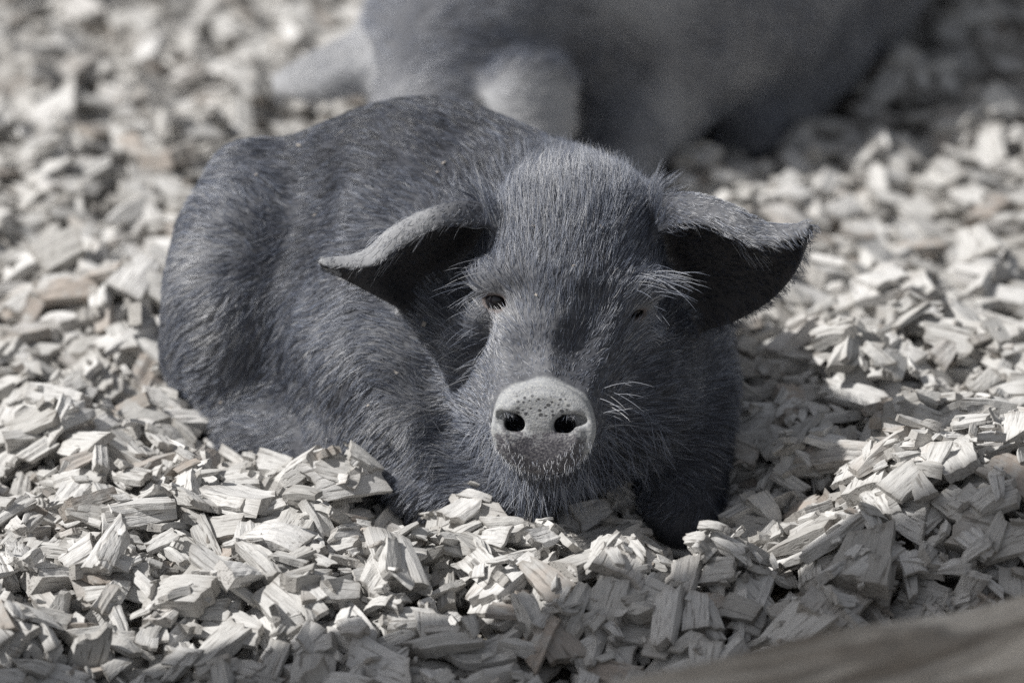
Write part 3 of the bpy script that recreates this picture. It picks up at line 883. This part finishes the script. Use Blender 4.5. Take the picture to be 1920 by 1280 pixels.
# ------------------------------------------------------------------ unseen tree, added to shade the front bed
def shade_tree_object():
    d = -SUN_AZ; perp = np.array([d[1], -d[0]])            # to the right of the shadow's run, towards the camera
    p_edge = np.array([-0.185, -0.165])
    base = p_edge - d * 1.35 + perp * 0.37
    root = bpy.data.objects.new('tree', None); COL.objects.link(root); root.location = (base[0], base[1], -0.05)
    def tube(name, pts, rads, na=28):
        V, F = [], []
        for i, (p, r) in enumerate(zip(pts, rads)):
            for j in range(na):
                th = 2 * math.pi * j / na
                q = r * (1 + 0.05 * math.sin(3 * th + i) + 0.03 * math.sin(7 * th))
                V.append((p[0] + q * math.cos(th), p[1] + q * math.sin(th), p[2]))
        n = len(pts)
        F = [[i * na + j, i * na + (j + 1) % na, (i + 1) * na + (j + 1) % na, (i + 1) * na + j] for i in range(n - 1) for j in range(na)]
        F += [list(range(na))[::-1], list(range((n - 1) * na, n * na))]
        return mesh_obj(name, [list(map(float, v)) for v in V], F, M['bark'], root)
    tube('trunk', [(0, 0, -0.15), (0, 0, 0.1), (0, 0, 0.6), (0.01, 0, 1.4), (0, 0.01, 2.2), (0, 0, 3.2), (0, 0, 4.4)], [0.50, 0.40, 0.37, 0.36, 0.355, 0.34, 0.30])
    tube('limb', [(0, 0, 3.6), (-0.3, -0.3, 4.1), (-0.7, -0.8, 4.6), (-0.9, -1.1, 5.2)], [0.10, 0.08, 0.06, 0.02], 14)
    tube('limb', [(0, 0, 4.0), (-0.1, 0.2, 4.5), (-0.4, 0.3, 5.1), (-0.5, 0.5, 5.7)], [0.12, 0.09, 0.06, 0.02], 14)
    tag(root, 'bare tree trunk added out of view beside the bed to shade the front chips', 'tree')
shade_tree_object()

# ------------------------------------------------------------------ crumbs caught in the bristles
for i, (px, py) in enumerate([(590, 405), (640, 250), (820, 325), (832, 308), (1000, 425), (1075, 500), (1128, 428), (1005, 555),
                              (480, 330), (415, 755), (742, 700), (690, 762), (560, 275), (905, 855), (795, 610), (1025, 335)]):
    p = PIG_F.hit(px, py)
    if p is None: continue
    v, f, cut = LIB['mid'][(i * 7) % 60]
    sz = 0.0025 + 0.003 * random.random()
    R = rotm(random.uniform(0, 6.28), np.array([random.uniform(-.5, .5), -0.6, 0.8]))
    o = mesh_obj('wood_crumb', (v * sz) @ R.T, f, M['chip'], None, False)
    o.location = p + np.array([0, -0.0025, 0.002])
    chip_attrs(o.data, v * sz + i, np.full(len(v), 0.4), np.full(len(v), 0.8), cut)
    tag(o, 'tiny tan wood crumb caught in the dark pig\'s bristles', 'wood crumb', 'crumbs caught in the bristles')

# ------------------------------------------------------------------ fur
def sample_surface(V, Q, N, dens, seed):
    r = np.random.default_rng(seed)
    T = np.concatenate([Q[:, [0, 1, 2]], Q[:, [0, 2, 3]]])
    a, b, c = V[T[:, 0]], V[T[:, 1]], V[T[:, 2]]
    ar = 0.5 * np.linalg.norm(np.cross(b - a, c - a), axis=1) * dens[T].mean(1)
    n = int(ar.sum())
    i = r.choice(len(T), n, p=ar / ar.sum())
    u, v = r.random(n), r.random(n); s = u + v > 1; u[s], v[s] = 1 - u[s], 1 - v[s]
    w = 1 - u - v
    P = a[i] * w[:, None] + b[i] * u[:, None] + c[i] * v[:, None]
    Nn = N[T[i, 0]] * w[:, None] + N[T[i, 1]] * u[:, None] + N[T[i, 2]] * v[:, None]
    Nn /= np.linalg.norm(Nn, axis=1, keepdims=True) + 1e-9
    return P, Nn

def unit(v): return v / (np.linalg.norm(v, axis=1, keepdims=True) + 1e-9)

def fur_object(name, parent, P, D, Nn, L, lift, bend, rad, tone, npts=5, clump=None):
    """P root, D flow direction (tangent), lift = how far it stands off, bend = sag along D or given vectors"""
    n = len(P)
    D0 = unit(D * (1 - lift)[:, None] + Nn * lift[:, None])
    D1 = unit(D + bend)
    t = np.linspace(0, 1, npts)[None, :, None]
    pos = P[:, None, :] + L[:, None, None] * (t * D0[:, None, :] * (1 - 0.45 * t) + 0.45 * t * t * D1[:, None, :])
    if clump is not None:
        amt, step = clump
        g = np.random.default_rng(n).choice(n, max(8, int(n / step)), replace=False)
        kd = KDTree(len(g))
        for j, q in enumerate(P[g].tolist()): kd.insert(q, j)
        kd.balance()
        near = np.array([kd.find(q)[1] for q in P.tolist()])
        gi = g[near]
        tip = pos[gi] - pos
        ok = (np.linalg.norm(P[gi] - P, axis=1) < 0.012)[:, None, None]
        pos = pos + tip * ok * amt * t ** 1.5
        tone = np.clip(tone + np.random.default_rng(n + 1).normal(0, 0.07, len(g))[near], 0, 1)
    pos[:, 0] -= Nn * 0.0008
    cu = bpy.data.hair_curves.new(name)
    cu.add_curves([npts] * n)
    cu.position_data.foreach_set('vector', np.ascontiguousarray(pos, np.float32).ravel())
    rr = rad[:, None] * np.array([1.0] * (npts - 2) + [0.75, 0.15])[None, :]
    a = cu.attributes.get('radius') or cu.attributes.new('radius', 'FLOAT', 'POINT')
    a.data.foreach_set('value', np.ascontiguousarray(rr, np.float32).ravel())
    b = cu.attributes.new('tone', 'FLOAT', 'POINT')
    b.data.foreach_set('value', np.ascontiguousarray(np.repeat(tone[:, None], npts, 1), np.float32).ravel())
    cu.materials.append(M['fur'])
    o = bpy.data.objects.new(name, cu); COL.objects.link(o); o.parent = parent
    tag(o, kind='stuff')
    return o

HEAD_C = np.array([0.05, 0.13, 0.15])
AXB = np.array([-0.75, 0.62, 0.0]); AXB /= np.linalg.norm(AXB)

def near_fur():
    d = PV - S0
    a, b, c = d @ SXv / 0.0450, d @ SYv / 0.0390, d @ SN
    r = np.sqrt(a * a + b * b)
    disc = smooth(1.25, 1.10, r) * smooth(-0.014, -0.010, c) * (c > -0.03)
    eye = np.maximum(*[smooth(0.020, 0.010, np.linalg.norm((PV - e) * [1, .6, 1.2], axis=1)) for e in (EYE_A, EYE_B)])
    head = smooth(0.20, 0.15, np.linalg.norm((PV - HEAD_C) * [1, 1, 0.9], axis=1))
    dens = (165000 * (1 - head) + 260000 * head) * (1 - disc) * (1 - eye) * (PV[:, 2] > -0.035)
    dens *= np.where((PV[:, 1] > 0.52) & (PN[:, 1] > 0.4), 0.3, 1)
    P, Nn = sample_surface(PV, PQ, PN, dens, 21)
    n = len(P); r = np.random.default_rng(22)
    head = smooth(0.205, 0.15, np.linalg.norm((P - HEAD_C) * [1, 1, 0.9], axis=1))
    # ears
    ear = np.zeros(n); eflow = np.zeros((n, 3)); rim = np.zeros(n); innr = np.zeros(n); eamt = np.zeros(n)
    for G in (EAR_A, EAR_B):
        D, U, Wd, NN = nearest_grid(G, P, 0.010)
        axis = G[-1].mean(0) - G[2].mean(0); axis /= np.linalg.norm(axis)
        m = (D < 0.0085) & (U > 0.24)
        ear[m] = 1; eflow[m] = axis; eamt[m] = smooth(0.22, 0.5, U[m])
        fr = m & (Wd < 0.30)
        eflow[fr] = axis * 0.9 + np.array([0, -0.2, -0.45])
        rim[m & ((Wd < 0.12) | (Wd > 0.9) | (U > 0.93))] = 1
        lowr = m & (Wd > 0.85); eflow[lowr] = axis * 0.8 + np.array([0, 0, -0.6])
    innr = ear_inner(P, Nn) * ear
    # flow
    fl_h = unit(P - (S0 + np.array([0.0, 0.03, -0.01])))
    fl_h[:, 2] += 0.15 * (P[:, 2] > 0.16)
    sidew = np.sign(P[:, 0] - 0.048)
    side_amt = smooth(0.02, 0.06, np.abs(P[:, 0] - 0.048)) * (P[:, 2] > 0.09)
    fl_h[:, 0] += sidew * 0.35 * side_amt
    fl_b = AXB[None, :] + np.array([0, 0, -0.75])[None, :] * smooth(0.25, 0.10, P[:, 2])[:, None]
    sh = gauss(P[:, 0], P[:, 2], -0.09, 0.06, 0.07, 0.06) * (P[:, 1] < 0.3)
    fl_b = fl_b + sh[:, None] * np.array([0.3, -0.6, -0.9])
    fl = fl_b * (1 - head)[:, None] + fl_h * head[:, None]
    fl = np.where(ear[:, None] > 0, eflow, fl)
    swirl = np.stack([n3(P, 38, 31), n3(P, 38, 32), n3(P, 38, 33)], 1) * (0.30 + 0.25 * (1 - head))[:, None]
    fl = fl + swirl + r.normal(0, 0.17, (n, 3))
    fl = unit(fl - Nn * np.einsum('ij,ij->i', fl, Nn)[:, None])
    # length
    ds = np.linalg.norm(P - S0, axis=1)
    Lh = 0.004 + 0.011 * smooth(0.05, 0.13, ds)
    poll = smooth(0.205, 0.245, P[:, 2]) * head
    Lh = Lh + 0.023 * poll
    jowl = head * smooth(0.10, 0.05, P[:, 2]) * smooth(0.06, 0.11, ds)
    Lh = Lh + 0.012 * jowl
    L = Lh * head + 0.0165 * (1 - head)
    L = np.where(ear > 0, np.where(P[:, 0] < 0, 0.004 + 0.002 * rim, 0.007 + 0.005 * rim), L)
    L = L * r.uniform(0.55, 1.25, n)
    lift = 0.12 + 0.06 * head + 0.26 * poll + 0.10 * r.random(n) + 0.10 * jowl
    lift = np.where(ear > 0, 0.15 + 0.25 * rim, lift)
    bend = np.zeros((n, 3)); bend[:, 2] = -0.15 + 0.55 * poll
    rad = r.uniform(0.00010, 0.00020, n) * (0.85 + 0.25 * (1 - head)); rad *= np.where(ear > 0, 0.8, 1)
    dust = dust_shade_near(P)
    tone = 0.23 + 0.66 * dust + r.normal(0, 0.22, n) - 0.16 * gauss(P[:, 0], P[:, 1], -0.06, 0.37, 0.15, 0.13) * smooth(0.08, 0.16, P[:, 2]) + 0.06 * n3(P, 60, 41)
    tone = tone + 0.12 * poll
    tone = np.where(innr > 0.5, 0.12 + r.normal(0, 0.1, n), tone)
    tone = np.where((ear > 0) & (innr < 0.5), tone + np.where(P[:, 0] < 0, 0.52, 0.2) * eamt, tone)  # outer ear hair toned up as well, painted sunlight
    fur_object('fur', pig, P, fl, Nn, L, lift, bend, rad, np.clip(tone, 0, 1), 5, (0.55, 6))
    # long bristles: brows, chin, cheeks, inner ears
    PP, DD, NNs, LL, RR, TT = [], [], [], [], [], []
    def bunch(mask, num, dirv, spread, l0, l1, rad=0.00016, tone=0.72, nlift=0.5):
        idx = np.nonzero(mask)[0]
        if len(idx) == 0: return
        idx = r.choice(idx, num)
        dv = unit(np.array(dirv, float)[None, :] + r.normal(0, spread, (num, 3)))
        PP.append(PV[idx] + r.normal(0, 0.001, (num, 3))); DD.append(dv); NNs.append(PN[idx])
        LL.append(r.uniform(l0, l1, num)); RR.append(np.full(num, rad) * r.uniform(0.7, 1.2, num)); TT.append(np.clip(tone + r.normal(0, 0.12, num), 0, 1))
    near = lambda p, rad: (np.linalg.norm(PV - p, axis=1) < rad) & (PN[:, 1] < 0.3)
    bunch(near(EYE_B + np.array([0.006, -0.004, 0.022]), 0.016), 22, (1.0, -0.45, 0.10), 0.16, 0.02, 0.052)
    bunch(near(EYE_B + np.array([0.026, 0.004, 0.030]), 0.016), 18, (1.0, -0.35, 0.0), 0.18, 0.02, 0.05)
    bunch(near(EYE_B + np.array([0.01, -0.002, 0.008]), 0.009), 9, (0.75, -0.6, -0.5), 0.2, 0.016, 0.03)
    bunch(near(EYE_B + np.array([0.01, 0.0, -0.018]), 0.010), 22, (0.9, -0.4, 0.05), 0.25, 0.008, 0.018)
    bunch(near(EYE_A + np.array([-0.012, 0.002, 0.022]), 0.018), 22, (-1.0, -0.35, 0.02), 0.20, 0.018, 0.046)
    bunch(near(EYE_A + np.array([-0.016, 0.008, 0.0]), 0.014), 18, (-1.0, -0.35, -0.45), 0.22, 0.012, 0.035)
    bunch(near(EYE_A + np.array([-0.025, 0.01, -0.045]), 0.03), 40, (-1.0, -0.4, -0.2), 0.3, 0.012, 0.028, 0.00018, 0.75)
    bunch(near(S0 + np.array([0.05, 0.04, 0.01]), 0.025), 22, (0.9, -0.4, 0.1), 0.35, 0.014, 0.045, 0.0002, 0.8)
    bunch(near(S0 + np.array([0.0, 0.04, -0.06]), 0.045), 260, (0.1, -0.5, -0.9), 0.45, 0.012, 0.034, 0.00016, 0.62)
    bunch(near(S0 + np.array([-0.06, 0.05, -0.05]), 0.045), 260, (-0.35, -0.4, -0.8), 0.45, 0.012, 0.034, 0.00016, 0.66)
    bunch(near(S0 + np.array([0.07, 0.06, -0.05]), 0.05), 200, (0.6, -0.4, -0.7), 0.4, 0.014, 0.036, 0.00016, 0.6)
    bunch(near(np.array([0.054, 0.16, 0.27]), 0.05), 120, (0.1, 0.15, 1.0), 0.28, 0.014, 0.030, 0.00018, 0.7)
    # stubble on the lower half of the snout disc
    q = PV - S0; aa, bb2 = q @ SXv / 0.0450, q @ SYv / 0.0390; rr = np.hypot(aa, bb2)
    low = (rr > 0.62) & (rr < 1.12) & (bb2 < -0.25) & (q @ SN > -0.02) & (q @ SN < 0.02)
    bunch(low, 420, (0.0, -0.75, -0.65), 0.3, 0.003, 0.0065, 0.00014, 0.85)
    for s in (-1, 1):
        cen = S0 + SXv * (0.027 * s - 0.003) + SYv * 0.009
        bunch(np.linalg.norm(PV - cen, axis=1) < 0.007, 40, (0, -0.9, -0.4), 0.4, 0.003, 0.007, 0.00013, 0.8)
    for G, ax_s in ((EAR_A, -1), (EAR_B, 1)):
        for u, w in ((16, 4), (22, 4), (28, 5), (20, 8), (26, 12), (30, 14), (34, 8)):
            bunch(np.linalg.norm(PV - G[u, w], axis=1) < 0.012, 26, (0.75 * ax_s, -0.25, -0.65), 0.18, 0.010, 0.022, 0.00018, 0.8)
    PP, DD, NNs = map(np.concatenate, (PP, DD, NNs)); LL, RR, TT = map(np.concatenate, (LL, RR, TT))
    bd = np.zeros_like(PP); bd[:, 2] = -0.55
    fur_object('bristles', pig, PP, DD, NNs, LL, np.full(len(PP), 0.15), bd, RR, TT, 7)

def rear_fur():
    dens = np.full(len(RV), 45000.0) * (RV[:, 2] > -0.03) * np.where(RN[:, 1] > 0.5, 0.3, 1)
    P, Nn = sample_surface(RV, RQ, RN, dens, 51)
    n = len(P); r = np.random.default_rng(52)
    fl = np.array([0.6, 0.7, -0.5])[None, :] + np.stack([n3(P, 20, 61), n3(P, 20, 62), n3(P, 20, 63)], 1) * 0.4 + r.normal(0, 0.2, (n, 3))
    fl = unit(fl - Nn * np.einsum('ij,ij->i', fl, Nn)[:, None])
    tone = np.clip(0.36 + 0.50 * dust_light_rear(P) + r.normal(0, 0.14, n), 0, 1)
    fur_object('fur', rear, P, fl, Nn, r.uniform(0.012, 0.024, n), np.full(n, 0.22), np.zeros((n, 3)), r.uniform(0.00018, 0.0003, n), tone, 4)

near_fur()
rear_fur()
